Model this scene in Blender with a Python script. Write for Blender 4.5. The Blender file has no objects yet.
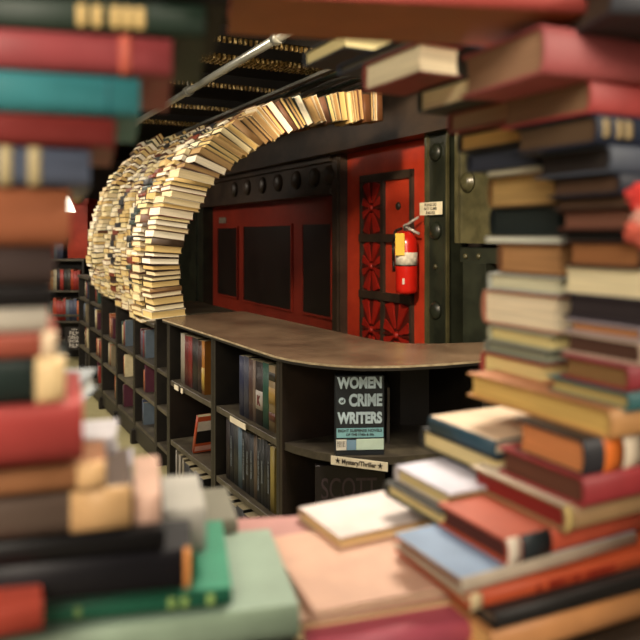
import bpy, bmesh, math, random
from mathutils import Vector, Matrix
random.seed(7)
C = bpy.context.scene.collection
F = 720.0; HZ = 235.0; EYE = 1.5
def P(u, v, d): return Vector(((u-320)/F*d, d, EYE-(v-HZ)/F*d))
def V2(x, y): return Vector((x, y, 0))
# ------------------------------------------------------------------ materials
def lin(c):
    if isinstance(c, str):
        c = [int(c[i:i+2], 16)/255 for i in (0, 2, 4)]
    return tuple(((x/12.92) if x <= .04045 else ((x+.055)/1.055)**2.4) for x in c)
_m = {}
def mat(color, rough=.6, var=.12, scale=18, metal=0, bump=0, kind='plain', spec=.35):
    key = (color, rough, var, scale, metal, bump, kind)
    if key in _m: return _m[key]
    m = bpy.data.materials.new(kind+'_'+str(color)); m.use_nodes = True
    nt = m.node_tree; b = nt.nodes['Principled BSDF']; L = nt.links
    b.inputs['Roughness'].default_value = rough; b.inputs['Metallic'].default_value = metal
    b.inputs['Specular IOR Level'].default_value = spec
    col = lin(color)
    tc = nt.nodes.new('ShaderNodeTexCoord')
    src = tc.outputs['Object']
    n = nt.nodes.new('ShaderNodeTexNoise'); n.inputs['Scale'].default_value = scale; n.inputs['Detail'].default_value = 5
    r = nt.nodes.new('ShaderNodeValToRGB')
    r.color_ramp.elements[0].position = .3; r.color_ramp.elements[1].position = .7
    r.color_ramp.elements[0].color = (*[x*(1-var) for x in col], 1)
    r.color_ramp.elements[1].color = (*[min(1, x*(1+var)) for x in col], 1)
    if kind == 'pages':
        mp = nt.nodes.new('ShaderNodeMapping'); mp.inputs['Scale'].default_value = (1.5, 1.5, 60)
        L.new(src, mp.inputs['Vector']); src = mp.outputs['Vector']
    if kind == 'wood':
        mp = nt.nodes.new('ShaderNodeMapping'); mp.inputs['Scale'].default_value = (4, 4, .5)
        L.new(src, mp.inputs['Vector']); src = mp.outputs['Vector']
    L.new(src, n.inputs['Vector']); L.new(n.outputs['Fac'], r.inputs['Fac']); L.new(r.outputs['Color'], b.inputs['Base Color'])
    if bump:
        bp = nt.nodes.new('ShaderNodeBump'); bp.inputs['Strength'].default_value = bump; bp.inputs['Distance'].default_value = .002
        L.new(n.outputs['Fac'], bp.inputs['Height']); L.new(bp.outputs['Normal'], b.inputs['Normal'])
    _m[key] = m; return m
def two(c1, c2, rough=.5, scale=3, lo=.45, hi=.6, metal=0, name='worn', spec=.35):
    m = bpy.data.materials.new(name); m.use_nodes = True
    nt = m.node_tree; b = nt.nodes['Principled BSDF']; L = nt.links
    b.inputs['Roughness'].default_value = rough; b.inputs['Metallic'].default_value = metal
    b.inputs['Specular IOR Level'].default_value = spec
    tc = nt.nodes.new('ShaderNodeTexCoord'); n = nt.nodes.new('ShaderNodeTexNoise')
    n.inputs['Scale'].default_value = scale; n.inputs['Detail'].default_value = 8; n.inputs['Roughness'].default_value = .65
    r = nt.nodes.new('ShaderNodeValToRGB'); r.color_ramp.elements[0].position = lo; r.color_ramp.elements[1].position = hi
    r.color_ramp.elements[0].color = (*lin(c1), 1); r.color_ramp.elements[1].color = (*lin(c2), 1)
    L.new(tc.outputs['Object'], n.inputs['Vector']); L.new(n.outputs['Fac'], r.inputs['Fac']); L.new(r.outputs['Color'], b.inputs['Base Color'])
    return m
def emit(color, s):
    m = bpy.data.materials.new('lamp_glow'); m.use_nodes = True
    b = m.node_tree.nodes['Principled BSDF']; b.inputs['Base Color'].default_value = (*lin(color), 1)
    b.inputs['Emission Color'].default_value = (*lin(color), 1); b.inputs['Emission Strength'].default_value = s
    return m
def cov(c, rough=.5): return mat(c, rough, .1, 25)
def pgm(c): return mat(c, .85, .16, 6, kind='pages', bump=.3)
# ------------------------------------------------------------------ mesh helpers
def mesh_obj(name, bm, mats, parent=None, M=None):
    bmesh.ops.recalc_face_normals(bm, faces=bm.faces[:])
    me = bpy.data.meshes.new(name); bm.to_mesh(me); bm.free()
    for m in (mats if isinstance(mats, (list, tuple)) else [mats]): me.materials.append(m)
    o = bpy.data.objects.new(name, me); C.objects.link(o)
    if parent: o.parent = parent
    if M is not None: o.matrix_world = M if not parent else M
    return o
def empty(name, M=None):
    o = bpy.data.objects.new(name, None); C.objects.link(o); o.empty_display_size = .05
    if M is not None: o.matrix_world = M
    return o
def tag(o, label=None, cat=None, group=None, kind=None):
    if label: o['label'] = label
    if cat: o['category'] = cat
    if group: o['group'] = group
    if kind: o['kind'] = kind
    return o
def box(bm, x0, x1, y0, y1, z0, z1, mi=0, M=None):
    vs = [bm.verts.new(Vector((x, y, z)) if M is None else M @ Vector((x, y, z))) for z in (z0, z1) for y in (y0, y1) for x in (x0, x1)]
    for f in ((0,1,3,2),(4,6,7,5),(0,4,5,1),(2,3,7,6),(0,2,6,4),(1,5,7,3)):
        bm.faces.new([vs[i] for i in f]).material_index = mi
    return vs
def bev(bm, w=.002, seg=2):
    bmesh.ops.bevel(bm, geom=bm.edges[:], offset=w, segments=seg, affect='EDGES', profile=.6)
def prism(bm, pts, z0, z1, mi=0, mis=None):
    a = [bm.verts.new((p[0], p[1], z0)) for p in pts]; b = [bm.verts.new((p[0], p[1], z1)) for p in pts]
    bm.faces.new(a).material_index = mi; bm.faces.new(b).material_index = mi
    n = len(pts)
    for i in range(n):
        bm.faces.new((a[i], a[(i+1) % n], b[(i+1) % n], b[i])).material_index = mi if mis is None else mis
def tube(bm, p, q, r, n=10, r2=None, mi=0):
    p = Vector(p); q = Vector(q); r2 = r if r2 is None else r2
    d = (q-p).normalized(); s = d.orthogonal().normalized(); t = d.cross(s)
    A = []; B = []
    for i in range(n):
        w = s*math.cos(2*math.pi*i/n)+t*math.sin(2*math.pi*i/n)
        A.append(bm.verts.new(p+w*r)); B.append(bm.verts.new(q+w*r2))
    for i in range(n):
        f = bm.faces.new((A[i], A[(i+1) % n], B[(i+1) % n], B[i])); f.smooth = True; f.material_index = mi
    bm.faces.new(A).material_index = mi; bm.faces.new(B).material_index = mi
def lathe(bm, prof, n=24, M=None, mi=0):
    rings = []
    for r, z in prof:
        rings.append([bm.verts.new((M or Matrix()) @ Vector((r*math.cos(2*math.pi*i/n), r*math.sin(2*math.pi*i/n), z))) for i in range(n)])
    for a, b in zip(rings, rings[1:]):
        for i in range(n):
            f = bm.faces.new((a[i], a[(i+1) % n], b[(i+1) % n], b[i])); f.smooth = True; f.material_index = mi
    bm.faces.new(rings[0]).material_index = mi; bm.faces.new(rings[-1]).material_index = mi
def text_mesh(s, size, m, parent, M, name='lettering', xs=1, bold=.0):
    cu = bpy.data.curves.new('t', 'FONT'); cu.body = s; cu.size = size; cu.extrude = .0004; cu.offset = bold
    cu.align_x = 'CENTER'; cu.align_y = 'CENTER'
    t = bpy.data.objects.new('t', cu); C.objects.link(t)
    bpy.context.view_layer.update()
    me = bpy.data.meshes.new_from_object(t.evaluated_get(bpy.context.evaluated_depsgraph_get()))
    bpy.data.objects.remove(t); me.materials.clear(); me.materials.append(m)
    for v in me.vertices: v.co.x *= xs
    o = bpy.data.objects.new(name, me); C.objects.link(o)
    if parent: o.parent = parent
    o.matrix_local = M
    return o
# ------------------------------------------------------------------ books (local: x along spine, y from spine to fore edge, z thickness; centred)
def cover_bm(L, W, T, b=.0025, bulge=.16, over=0):
    bm = bmesh.new(); N = 6; y0 = -W/2; h = T/2
    r = max(bulge*T, .0004)
    out = [(W/2, -h), (y0+r, -h)]; inn = [(W/2, -h+b), (y0+r+b*.5, -h+b)]
    for i in range(1, N):
        a = math.pi*i/N
        out.append((y0+r-r*math.sin(a), -h*math.cos(a))); inn.append((y0+r+b-r*math.sin(a)*.9, -(h-b)*math.cos(a)))
    out += [(y0+r, h), (W/2, h)]; inn += [(y0+r+b*.5, h-b), (W/2, h-b)]
    X = (-L/2, L/2)
    O = [[bm.verts.new((x, y, z)) for y, z in out] for x in X]; I = [[bm.verts.new((x, y, z)) for y, z in inn] for x in X]
    n = len(out)
    for i in range(n-1):
        f = bm.faces.new((O[0][i], O[1][i], O[1][i+1], O[0][i+1])); f.smooth = 0 < i < n-2
        if i == n-2: f.material_index = 1
        if i == 0: f.material_index = 1
        bm.faces.new((I[0][i], I[0][i+1], I[1][i+1], I[1][i]))
        for k in (0, 1): bm.faces.new((O[k][i], O[k][i+1], I[k][i+1], I[k][i]))
    for i in (0, n-1): bm.faces.new((O[0][i], I[0][i], I[1][i], O[1][i]))
    return bm
def pages_bm(L, W, T, b=.0025, ins=.004, curve=.003):
    bm = bmesh.new(); h = T/2-b; N = 6; y0 = -W/2+b+.003; y1 = W/2-ins
    pts = [(y0, -h)]
    for i in range(N+1):
        t = -1+2*i/N
        pts.append((y1-curve*(1-t*t), t*h))
    pts.append((y0, h))
    x = L/2-ins
    A = [bm.verts.new((-x, *p)) for p in pts]; B = [bm.verts.new((x, *p)) for p in pts]
    bm.faces.new(A); bm.faces.new(B); n = len(pts)
    for i in range(n): bm.faces.new((A[i], A[(i+1) % n], B[(i+1) % n], B[i]))
    return bm
def book(M, L, W, T, spine, pages, label, top=None, group=None, paper=False, name='book', cat='book', rough=.5, bulge=None):
    r = empty(name, M)
    b = .001 if paper else .0025
    c = mesh_obj('cover', cover_bm(L, W, T, b, (.03 if paper else .16) if bulge is None else bulge), [cov(spine, rough), cov(top or spine, rough)])
    p = mesh_obj('pages', pages_bm(L, W, T, b, .0006 if paper else .004), pgm(pages))
    for o in (c, p): o.parent = r
    tag(r, label, cat, group)
    return r
def band(root, L, W, T, x0, x1, color, name='spine_label', z0=-1, z1=1, bulge=.16, label=None):
    """a coloured label or gilt band wrapped round part of the spine"""
    bm = bmesh.new(); N = 8; r = bulge*T; h = T/2
    rows = []
    for i in range(N+1):
        a = math.pi*((z0+1)/2+((z1-z0)/2)*i/N)
        y = -W/2+r-(r+.0008)*math.sin(a)-.0002; z = -(h+.0004)*math.cos(a)
        rows.append([bm.verts.new((x, y, z)) for x in (x0, x1)])
    for a, b in zip(rows, rows[1:]): bm.faces.new((a[0], a[1], b[1], b[0])).smooth = True
    o = mesh_obj(name, bm, cov(color)); o.parent = root
    s = o.modifiers.new('s', 'SOLIDIFY'); s.thickness = .0006; s.offset = 1
    if label: o['label'] = label
    return o
def dusty(c):
    v = [int(c[i:i+2], 16) for i in (0, 2, 4)]; g = sum(v)/3
    return ''.join('%02x' % int((x*.8+g*.2)*.95) for x in v)
def flat(corner, vb, A, R, K, q, spine, pages, label, top=None, tilt=0, group=None, paper=False, left=None, bulge=None):
    """a book lying flat: corner=(u, v_top, d) is its nearest upright edge; R runs right, K runs away"""
    u, vt, d = corner; spine = dusty(spine); top = dusty(top) if top else None
    a = math.radians(A); e1 = V2(math.cos(a), math.sin(a)); e2 = V2(-math.sin(a), math.cos(a))
    p0 = P(u, vt, d); T = (vb-vt)/F*d
    if left is not None:
        m = (left-320)/F; K = (p0.x-m*p0.y)/(m*e2.y-e2.x)
    c = p0+e1*(R/2)+e2*(K/2)-Vector((0, 0, T/2))
    L, W = (abs(R), abs(K)) if q % 2 == 0 else (abs(K), abs(R))
    M = Matrix.Translation(c) @ Matrix.Rotation(a+q*math.pi/2, 4, 'Z') @ Matrix.Rotation(math.radians(tilt), 4, 'Y')
    o = book(M, L, W, T-.0006, spine, pages, label, top, group, paper, bulge=bulge)
    return o, L, W, T-.0006
# ------------------------------------------------------------------ camera
cam = bpy.data.cameras.new('camera'); co = bpy.data.objects.new('camera', cam); C.objects.link(co)
co.location = (0, 0, EYE); co.rotation_euler = (math.pi/2, 0, 0)
cam.lens = 40.5; cam.sensor_width = 36; cam.shift_y = -(320-HZ)/640
cam.clip_start = .02; cam.dof.use_dof = True; cam.dof.focus_distance = 2.9; cam.dof.aperture_fstop = 3.7
bpy.context.scene.camera = co
# ------------------------------------------------------------------ room shell
def struct(name, bm, m): return tag(mesh_obj(name, bm, m), kind='structure')
floor_m = two('8d8660', 'a39a72', .45, 2.2, .35, .65, name='floor_vinyl')
bm = bmesh.new(); box(bm, -7, 4, -2, 13, -.1, 0); struct('floor', bm, floor_m)
CZ = 2.85
dark_m = mat('17130f', .7, .3, 8)
bm = bmesh.new(); box(bm, -7, 4, -2, 13, CZ, CZ+.1); struct('ceiling', bm, dark_m)
wall_m = mat('2a1f19', .8, .2, 4)
bm = bmesh.new(); box(bm, -7.1, -7, -2, 13, 0, CZ); struct('wall_left', bm, wall_m)
bm = bmesh.new(); box(bm, 4, 4.1, -2, 13, 0, CZ); struct('wall_right', bm, wall_m)
bm = bmesh.new(); box(bm, -7, 4, 13, 13.1, 0, CZ); struct('wall_far', bm, wall_m)
bm = bmesh.new(); box(bm, -7, 4, -2.1, -2, 0, CZ); struct('wall_back', bm, mat('6b5a48', .8, .1, 4))
# vault wall: local x runs along the wall away from the camera, local y out towards the camera
dW = V2(-.467, .884).normalized(); nW = V2(-dW.y, dW.x)   # nW points to the room (camera side)
W0 = V2(.478, 5.3)
MW = Matrix(((dW.x, nW.x, 0, W0.x), (dW.y, nW.y, 0, W0.y), (0, 0, 1, 0), (0, 0, 0, 1)))
def wa(u, y=0):
    m = (u-320)/F; o = W0+nW*y
    return (o.x-m*o.y)/(m*dW.y-dW.x)
def wz(u, v):
    a = wa(u); y = W0.y+dW.y*a
    return EYE-(v-HZ)/F*y
def wbox(bm, u0, u1, z0, z1, y0, y1, mi=0):
    a0, a1 = sorted((wa(u0, y1), wa(u1, y1))); box(bm, a0, a1, y0, y1, z0, z1, mi)
def wobj(name, bm, m, parent=None): 
    o = mesh_obj(name, bm, m)
    if parent: o.parent = parent
    else: o.matrix_world = MW
    return o
olive = two('171a13', '272b20', .38, 5, .4, .65, name='dark_green_metal', spec=.5)
umber = two('2a211b', '40342a', .45, 4, .4, .65, name='dark_brown_metal', spec=.4)
bronze = two('34321f', '4d4931', .35, 5, .4, .65, name='olive_bronze_metal', spec=.5)
red = two('9c2a18', 'c24026', .42, 2.5, .35, .65, name='red_lacquer', spec=.4)
redd = two('6a1e14', '7f281a', .45, 2.5, .35, .65, name='dark_red_lacquer', spec=.3)
bm = bmesh.new(); box(bm, -3.5, 6.5, -.5, -.12, 0, CZ); o = wobj('wall_vault', bm, umber); tag(o, kind='structure')
ZD = EYE+.66
def rivet(bm, a, y, z, r, h=None):
    h = h or r*.45
    M = Matrix.Translation((a, y, z)) @ Matrix.Rotation(-math.pi/2, 4, 'X')
    lathe(bm, [(r, 0), (r*.92, h*.5), (r*.6, h*.9), (r*.15, h)], 16, M)
# lintel above everything
bm = bmesh.new(); box(bm, -3.4, 6.4, -.12, .10, ZD, CZ); box(bm, -3.4, 6.4, .10, .13, ZD+.0, ZD+.05); box(bm, -3.4, 6.4, .10, .15, ZD+.42, ZD+.52)
tag(wobj('trim_1', bm, umber), kind='structure')
# red vault door 
a_r, a_l = wa(427, -.04), wa(344, -.04)
dr = empty('vault_door'); dr.matrix_world = MW
tag(dr, 'bright red vault doorway with dark iron scrollwork gate, right of the dark panelled recess', 'door')
bm = bmesh.new(); box(bm, a_r, a_l, -.12, -.04, 0, ZD)
wobj('door_panel', bm, red, dr)
bm = bmesh.new()
g0, g1 = wa(412, -.02), wa(360, -.02); gz1 = wz(385, 172); 
def bar(x0, x1, z0, z1, y0=-.04, y1=-.015): box(bm, x0, x1, y0, y1, z0, z1)
w = .03
bar(g0, g0+w, .1, gz1); bar(g1-w, g1, .1, gz1); bar(g0, g1, gz1-.06, gz1)
gm = wa(382, -.02); bar(gm-.02, gm+.02, .1, gz1)
zs = [wz(385, 238), wz(385, 297), wz(385, 370), wz(385, 440)]
for z in zs: bar(g0, g1, z-.03, z+.03, -.04, -.005)
wobj('iron_frame', bm, umber, dr)
bm = bmesh.new()
levels = [gz1-.06]+zs
scroll_m = two('7c1810', '981f14', .45, 6, .4, .6, name='red_iron_scroll')
rays_dark = umber
bmd = bmesh.new()
for i in range(4):
    zt, zb = levels[i]-(.03 if i else 0), levels[i+1]+.03
    for (x0, x1, on) in ((gm+.02, g1-w, True), (g0+w, gm-.02, i >= 2)):
        if not on: continue
        cx, cz = (x0+x1)/2, (zt+zb)/2
        hw, hh = (x1-x0)/2, (zt-zb)/2
        # dark backing with radiating red petals
        box(bmd, x0, x1, -.04, -.034, zb, zt)
        for k in range(8):
            an = math.pi/8+k*math.pi/4
            ex, ez = math.cos(an), math.sin(an)
            s = min(hw/abs(ex), hh/abs(ez))*.97
            p1 = Vector((cx+ex*s*.2, -.03, cz+ez*s*.2)); p2 = Vector((cx+ex*s, -.03, cz+ez*s))
            n = Vector((-ez, 0, ex))
            vs = [p1-n*.008, p1+n*.008, p2+n*.045*s/.2, p2-n*.045*s/.2]
            for v in vs: v.x = min(max(v.x, x0), x1); v.z = min(max(v.z, zb), zt)
            A = [bm.verts.new(v) for v in vs]; B = [bm.verts.new(v+Vector((0, .012, 0))) for v in vs]
            bm.faces.new(A); bm.faces.new(B)
            for j in range(4): bm.faces.new((A[j], A[(j+1) % 4], B[(j+1) % 4], B[j]))
        rivet(bm, cx, -.032, cz, .028, .03)
        box(bmd, x0, x1, -.034, -.018, cz-.008, cz+.008)
wobj('gate_backing', bmd, mat('4a140d', .5), dr); wobj('scrollwork', bm, scroll_m, dr)
bm = bmesh.new(); rivet(bm, wa(394), -.04, wz(394, 206), .03, .02); wobj('lock_plate', bm, umber, dr)
# pilaster between the recess and red door
bm = bmesh.new(); wbox(bm, 340, 332, 0, ZD, -.12, .03); wbox(bm, 337, 335, 0, ZD, .03, .045)
tag(wobj('trim_2', bm, umber), kind='structure')
# recess: dark red bay with three dark panels
pr = empty('vault_bay'); pr.matrix_world = MW
tag(pr, 'dark red bay with three tall near-black panels under a riveted beam', 'wall bay')
ZR = EYE+.34
bm = bmesh.new(); wbox(bm, 333, 203, 0, ZR, -.12, -.10); wobj('red_backing', bm, redd, pr)
pm = mat('171310', .4, .3, 4)
for (u0, u1, vt, vb) in ((218, 237, 228, 297), (244, 291, 226, 307), (303, 331, 224, 317)):
    bm = bmesh.new(); um = (u0+u1)/2; wbox(bm, u0, u1, wz(um, vb), wz(um, vt), -.10, -.085); 
    o = wobj('panel', bm, pm, pr)
    bm = bmesh.new(); a0, a1 = wa(u1, -.085), wa(u0, -.085); z0, z1 = wz(um, vb), wz(um, vt)
    for (x0, x1, y0, y1) in ((a0-.02, a0, z0-.02, z1+.02), (a1, a1+.02, z0-.02, z1+.02), (a0, a1, z0-.02, z0), (a0, a1, z1, z1+.02)):
        box(bm, x0, x1, -.10, -.078, y0, y1)
    wobj('panel_moulding', bm, redd, pr)
bm = bmesh.new(); wbox(bm, 219, 226, wz(222, 223), wz(222, 217), -.10, -.095); wobj('notice', bm, mat('6d5f52', .7), pr)
# riveted beam
bm = bmesh.new(); x0, x1 = wa(333, .02), wa(150, .02)
box(bm, x0, x1, -.12, .02, ZR, ZD); box(bm, x0, x1, .02, .05, ZR, ZR+.045); box(bm, x0, x1, .02, .055, ZD-.05, ZD)
be = empty('riveted_beam'); be.matrix_world = MW
tag(be, 'dark brown metal beam with a row of round rivets above the dark panelled bay', 'beam')
wobj('beam_body', bm, umber, be)
for u in (329, 314, 296, 278, 262, 247, 234):
    bm = bmesh.new(); rivet(bm, wa(u, .03), .02, (ZR+ZD)/2, .085, .045); wobj('rivet', bm, umber, be)
# dark pillar left of the bay
bm = bmesh.new(); wbox(bm, 203, 178, 0, ZR, -.12, .03); wbox(bm, 196, 186, 0, ZR, .03, .05); tag(wobj('trim_3', bm, olive), kind='structure')
# jamb with rivets
jb = empty('door_jamb'); jb.matrix_world = MW
tag(jb, 'dark green riveted metal jamb directly right of the red vault doorway', 'door jamb')
bm = bmesh.new(); wbox(bm, 447, 425, 0, CZ-.01, -.12, .05); wobj('jamb_body', bm, olive, jb)
bm = bmesh.new(); wbox(bm, 427, 424.4, 0, CZ-.01, .05, .07); wbox(bm, 447, 445.5, 0, CZ-.01, .05, .07); wobj('jamb_edging', bm, bronze, jb)
for v in (154, 231, 309):
    bm = bmesh.new(); rivet(bm, wa(436, .05), .05, wz(435, v), .06, .03); wobj('rivet', bm, olive, jb)
bm = bmesh.new(); rivet(bm, wa(436, .05), .05, wz(435, 266), .018, .015); wobj('bolt', bm, bronze, jb)
# sign
sg = empty('wall_sign'); sg.matrix_world = MW
tag(sg, 'small white rectangular sign with three lines of lettering on the green riveted jamb', 'sign')
bm = bmesh.new(); a0, a1 = wa(442, .075), wa(420, .075); z0, z1 = wz(431, 215.5), wz(431, 203); box(bm, a0, a1, .072, .078, z0, z1); wobj('sign_board', bm, mat('d9d0b4', .6), sg)
ink = mat('241c18', .7)
RX = Matrix.Rotation(math.pi/2, 4, 'X')
for i, s in enumerate(('PLEASE DO', 'NOT CLIMB', 'SHELVES')):
    M = Matrix.Translation(((a0+a1)/2, .0785, z1-.018-.026*i)) @ Matrix.Rotation(math.pi, 4, 'Z') @ RX
    text_mesh(s, .026, ink, sg, M, bold=.0006)
# second plate right of the jamb with a big bolt
lp = empty('hinge_plate'); lp.matrix_world = MW
tag(lp, 'olive bronze metal plate with one large round bolt, right of the green jamb', 'metal plate')
bm = bmesh.new(); wbox(bm, 510, 455, wz(467, 243), CZ-.02, -.12, .09); wobj('plate', bm, bronze, lp)
bm = bmesh.new(); wbox(bm, 458, 454.5, wz(467, 243), CZ-.02, .09, .11); wobj('plate_rim', bm, bronze, lp)
bm = bmesh.new(); M = Matrix.Translation((wa(467, .1), .09, wz(467, 184))) @ Matrix.Rotation(-math.pi/2, 4, 'X'); lathe(bm, [(.062, 0), (.062, .012), (.05, .014), (.046, .03), (.02, .036)], 24, M); wobj('bolt', bm, bronze, lp)
hg = empty('lock_housing'); hg.matrix_world = MW
tag(hg, 'dark narrow metal housing with two bolts hanging below the olive bolt plate', 'metal housing')
bm = bmesh.new(); wbox(bm, 486, 463, wz(467, 345), wz(467, 262), -.12, .06); wbox(bm, 500, 460, wz(467, 262), wz(467, 247), -.12, .04); wobj('housing_body', bm, olive, hg)
for u in (466, 479):
    bm = bmesh.new(); rivet(bm, wa(u, .04), .04, wz(u, 256), .018, .015); wobj('bolt', bm, bronze, hg)
# fire extinguisher
fe = empty('fire_extinguisher'); ac = wa(406.5, .075); zb = wz(407, 291)
fe.matrix_world = MW @ Matrix.Translation((ac, .075, zb)) @ Matrix.Rotation(math.radians(50), 4, 'Z')
tag(fe, 'red fire extinguisher with yellow tag hung on the red vault doorway', 'fire extinguisher')
def fobj(name, bm, m): o = mesh_obj(name, bm, m); o.parent = fe; return o
bm = bmesh.new(); lathe(bm, [(.03, -.01), (.068, 0), (.074, .02), (.074, .33), (.066, .37), (.04, .405), (.022, .42)], 32); fobj('cylinder', bm, mat('c01f14', .25, .05, spec=.6))
bm = bmesh.new(); lathe(bm, [(.0755, .19), (.0755, .275)], 32); fobj('instruction_label', bm, mat('cfc8b8', .6, .3, 40))
bm = bmesh.new(); lathe(bm, [(.0758, .182), (.0758, .19)], 32); fobj('strap', bm, mat('20140f', .5))
bm = bmesh.new(); lathe(bm, [(.0756, .10), (.0756, .101)], 4); 
bm.free(); bm = bmesh.new(); box(bm, .02, .055, .058, .062, .06, .10, 0, Matrix.Rotation(math.radians(28), 4, 'Z')); fobj('sticker', bm, mat('d8cfc0', .6))
bm = bmesh.new(); box(bm, .005, .068, .079, .083, .255, .405); bev(bm, .0018, 2); fobj('inspection_tag', bm, mat('d9b53c', .6, .1))
bm = bmesh.new(); lathe(bm, [(.022, .42), (.022, .45), (.015, .46)], 16); fobj('valve', bm, mat('77706a', .3, .1, metal=.8))
bm = bmesh.new(); tube(bm, (.02, 0, .45), (-.085, .02, .515), .009, 8); tube(bm, (.02, 0, .455), (-.09, .03, .40), .012, 8, .009); fobj('handle', bm, mat('b4b0a8', .34, .1, metal=.2))
bm = bmesh.new()
pp = [(.03, 0, .44), (.075, .01, .42), (.09, .01, .34), (.088, .01, .22), (.086, .01, .14)]
for p, q in zip(pp, pp[1:]): tube(bm, p, q, .010, 8)
fobj('hose', bm, mat('120e0c', .5))
# ------------------------------------------------------------------ ceiling grid, pipe
gold = two('6a5024', 'ffdf98', .4, 40, .5, .6, metal=.2, name='brass_mesh')
steel = mat('8f8f86', .3, .15, 6, metal=.6)
def ceil(u, v, z): 
    d = (EYE-z)/((v-HZ)/F); return Vector(((u-320)/F*d, d, z))
pw = V2(.884, .467)
def ceil_strip(name, v, u0, width, nb, z, lab, bead=.012, L=5.5):
    r = empty(name); c = ceil(230, v, z); ang = math.atan2(pw.y, pw.x)
    r.matrix_world = Matrix.Translation(c) @ Matrix.Rotation(ang, 4, 'Z')
    bm = bmesh.new(); box(bm, -L, L*.30, -width/2-.02, width/2+.02, .03, .09)
    o = mesh_obj('beam', bm, dark_m); o.parent = r
    bm = bmesh.new(); x = -L
    while x < L*.30:
        box(bm, x, x+bead*1.1, -width/2, width/2, 0, .03); x += bead*2.6
    o = mesh_obj('brass_ribs', bm, gold); o.parent = r; o['kind'] = 'stuff'
    tag(r, lab, 'ceiling grille')
ceil_strip('ceiling_grille', 43, 0, .02, 0, 2.55, 'thin beaded brass grille strip on the dark ceiling, nearest above the pipe')
ceil_strip('ceiling_grille', 63, 0, .16, 0, 2.55, 'wide ribbed brass grille band across the dark ceiling')
ceil_strip('ceiling_grille', 89, 0, .02, 0, 2.55, 'faint thin brass grille strip just behind the wide ribbed band')
ceil_strip('ceiling_grille', 112, 0, .03, 0, 2.55, 'dim brass grille strip on the ceiling above the top of the tunnel')
ceil_strip('ceiling_grille', 129, 0, .10, 0, 2.55, 'farthest brass grille band, beyond the far end of the ceiling pipe')
pi = empty('ceiling_pipe'); tag(pi, 'long grey metal conduit pipe running diagonally under the dark ceiling', 'pipe')
pa, pb = ceil(330, 7, 2.42), ceil(113, 136, 2.42)
bm = bmesh.new(); tube(bm, pa, pb, .022, 14); o = mesh_obj('conduit', bm, steel); o.parent = pi
for t in (.12, .45, .8):
    q = pa.lerp(pb, t); dd = (pb-pa).normalized()
    bm = bmesh.new(); tube(bm, q-dd*.03, q+dd*.03, .032, 14); tube(bm, q, q+Vector((0, 0, .15)), .006, 8); o = mesh_obj('pipe_clamp', bm, steel); o.parent = pi
# metal louvres along the tunnel's top
lv = empty('ceiling_louvre'); tag(lv, 'grey metal louvre slats running back along the ceiling behind the arch top', 'ceiling louvre')
for i, (du, m) in enumerate(((0, steel), (.10, mat('3f4a40', .4, .2, metal=.3)), (.2, steel), (.3, mat('3f4a40', .4, .2, metal=.3)), (.42, steel))):
    q = ceil(372, 66, 2.5)+pw*(du-.15)
    bm = bmesh.new(); e = q+dW*2.8-Vector((0, 0, 0)); 
    M = Matrix.Translation(q) @ Matrix.Rotation(math.atan2(dW.y, dW.x), 4, 'Z')
    box(bm, -.2, 3.2, -.02, .02, 0, .02, 0, M); o = mesh_obj('slat', bm, m); o.parent = lv
# hanging lamp at far left
lm = empty('pendant_lamp'); q = P(67, 203, 8.8)
lm.matrix_world = Matrix.Translation(q)
tag(lm, 'small glowing white conical pendant lamp over the far bookcase', 'lamp')
bm = bmesh.new(); lathe(bm, [(.10, -.11), (.075, -.04), (.02, .09), (.012, .1)], 20); o = mesh_obj('lamp_shade', bm, emit('fff2dc', 1.6)); o.parent = lm
bm = bmesh.new(); tube(bm, (0, 0, .1), (0, 0, CZ-q.z), .006, 6); o = mesh_obj('cord', bm, dark_m); o.parent = lm
gl = empty('globe_lamp'); q = P(78, 197, 9.4); gl.matrix_world = Matrix.Translation(q)
tag(gl, 'dim round tan globe lamp beside the white pendant lamp', 'lamp')
bm = bmesh.new(); lathe(bm, [(.01, -.09), (.055, -.07), (.085, 0), (.055, .07), (.01, .09)], 20); o = mesh_obj('globe', bm, mat('8a7350', .4)); o.parent = gl
bm = bmesh.new(); tube(bm, (0, 0, .09), (0, 0, CZ-q.z), .006, 6); o = mesh_obj('cord', bm, dark_m); o.parent = gl
# red pillar at far left
bm = bmesh.new(); p = P(75, 235, 9.8); box(bm, p.x-.2, p.x+.17, p.y, p.y+.3, 0, EYE+.42); box(bm, p.x-.24, p.x+.2, p.y-.04, p.y+.34, EYE+.42, EYE+.5)
tag(mesh_obj('pillar', bm, red), 'red painted pillar behind the far bookcase', 'pillar')
# ------------------------------------------------------------------ counter
HC = 1.085
P0 = V2(-.78, 3.56); fD = V2(.4945, -.869).normalized(); gD = V2(fD.y*-1, fD.x); 
black_w = two('14110e', '231e18', .5, 5, .4, .65, name='black_painted_wood', spec=.4)
shelf_w = two('332d24', '575040', .5, 7, .45, .7, name='lit_scuffed_shelf', spec=.5)  # lit shelf edges and tops put into a lighter base colour
edge_w = two('7a6850', 'b8a888', .5, 30, .3, .7, name='worn_counter_edge')
top_w = two('4f3d2f', '7d6650', .25, 3, .35, .7, name='worn_brown_counter', spec=.55)
front = [(-.78, 3.56), (-.154, 2.47), (-.10, 2.405), (-.03, 2.345), (.05, 2.30), (.13, 2.28), (.25, 2.285), (.40, 2.325), (.53, 2.38), (.95, 2.57)]
back = [(1.10, 2.92), (.80, 2.84), (.616, 2.785), (.45, 2.75), (.33, 2.76), (.25, 2.81), (.163, 2.94), (-.42, 3.93), (-.62, 3.80)]
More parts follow.
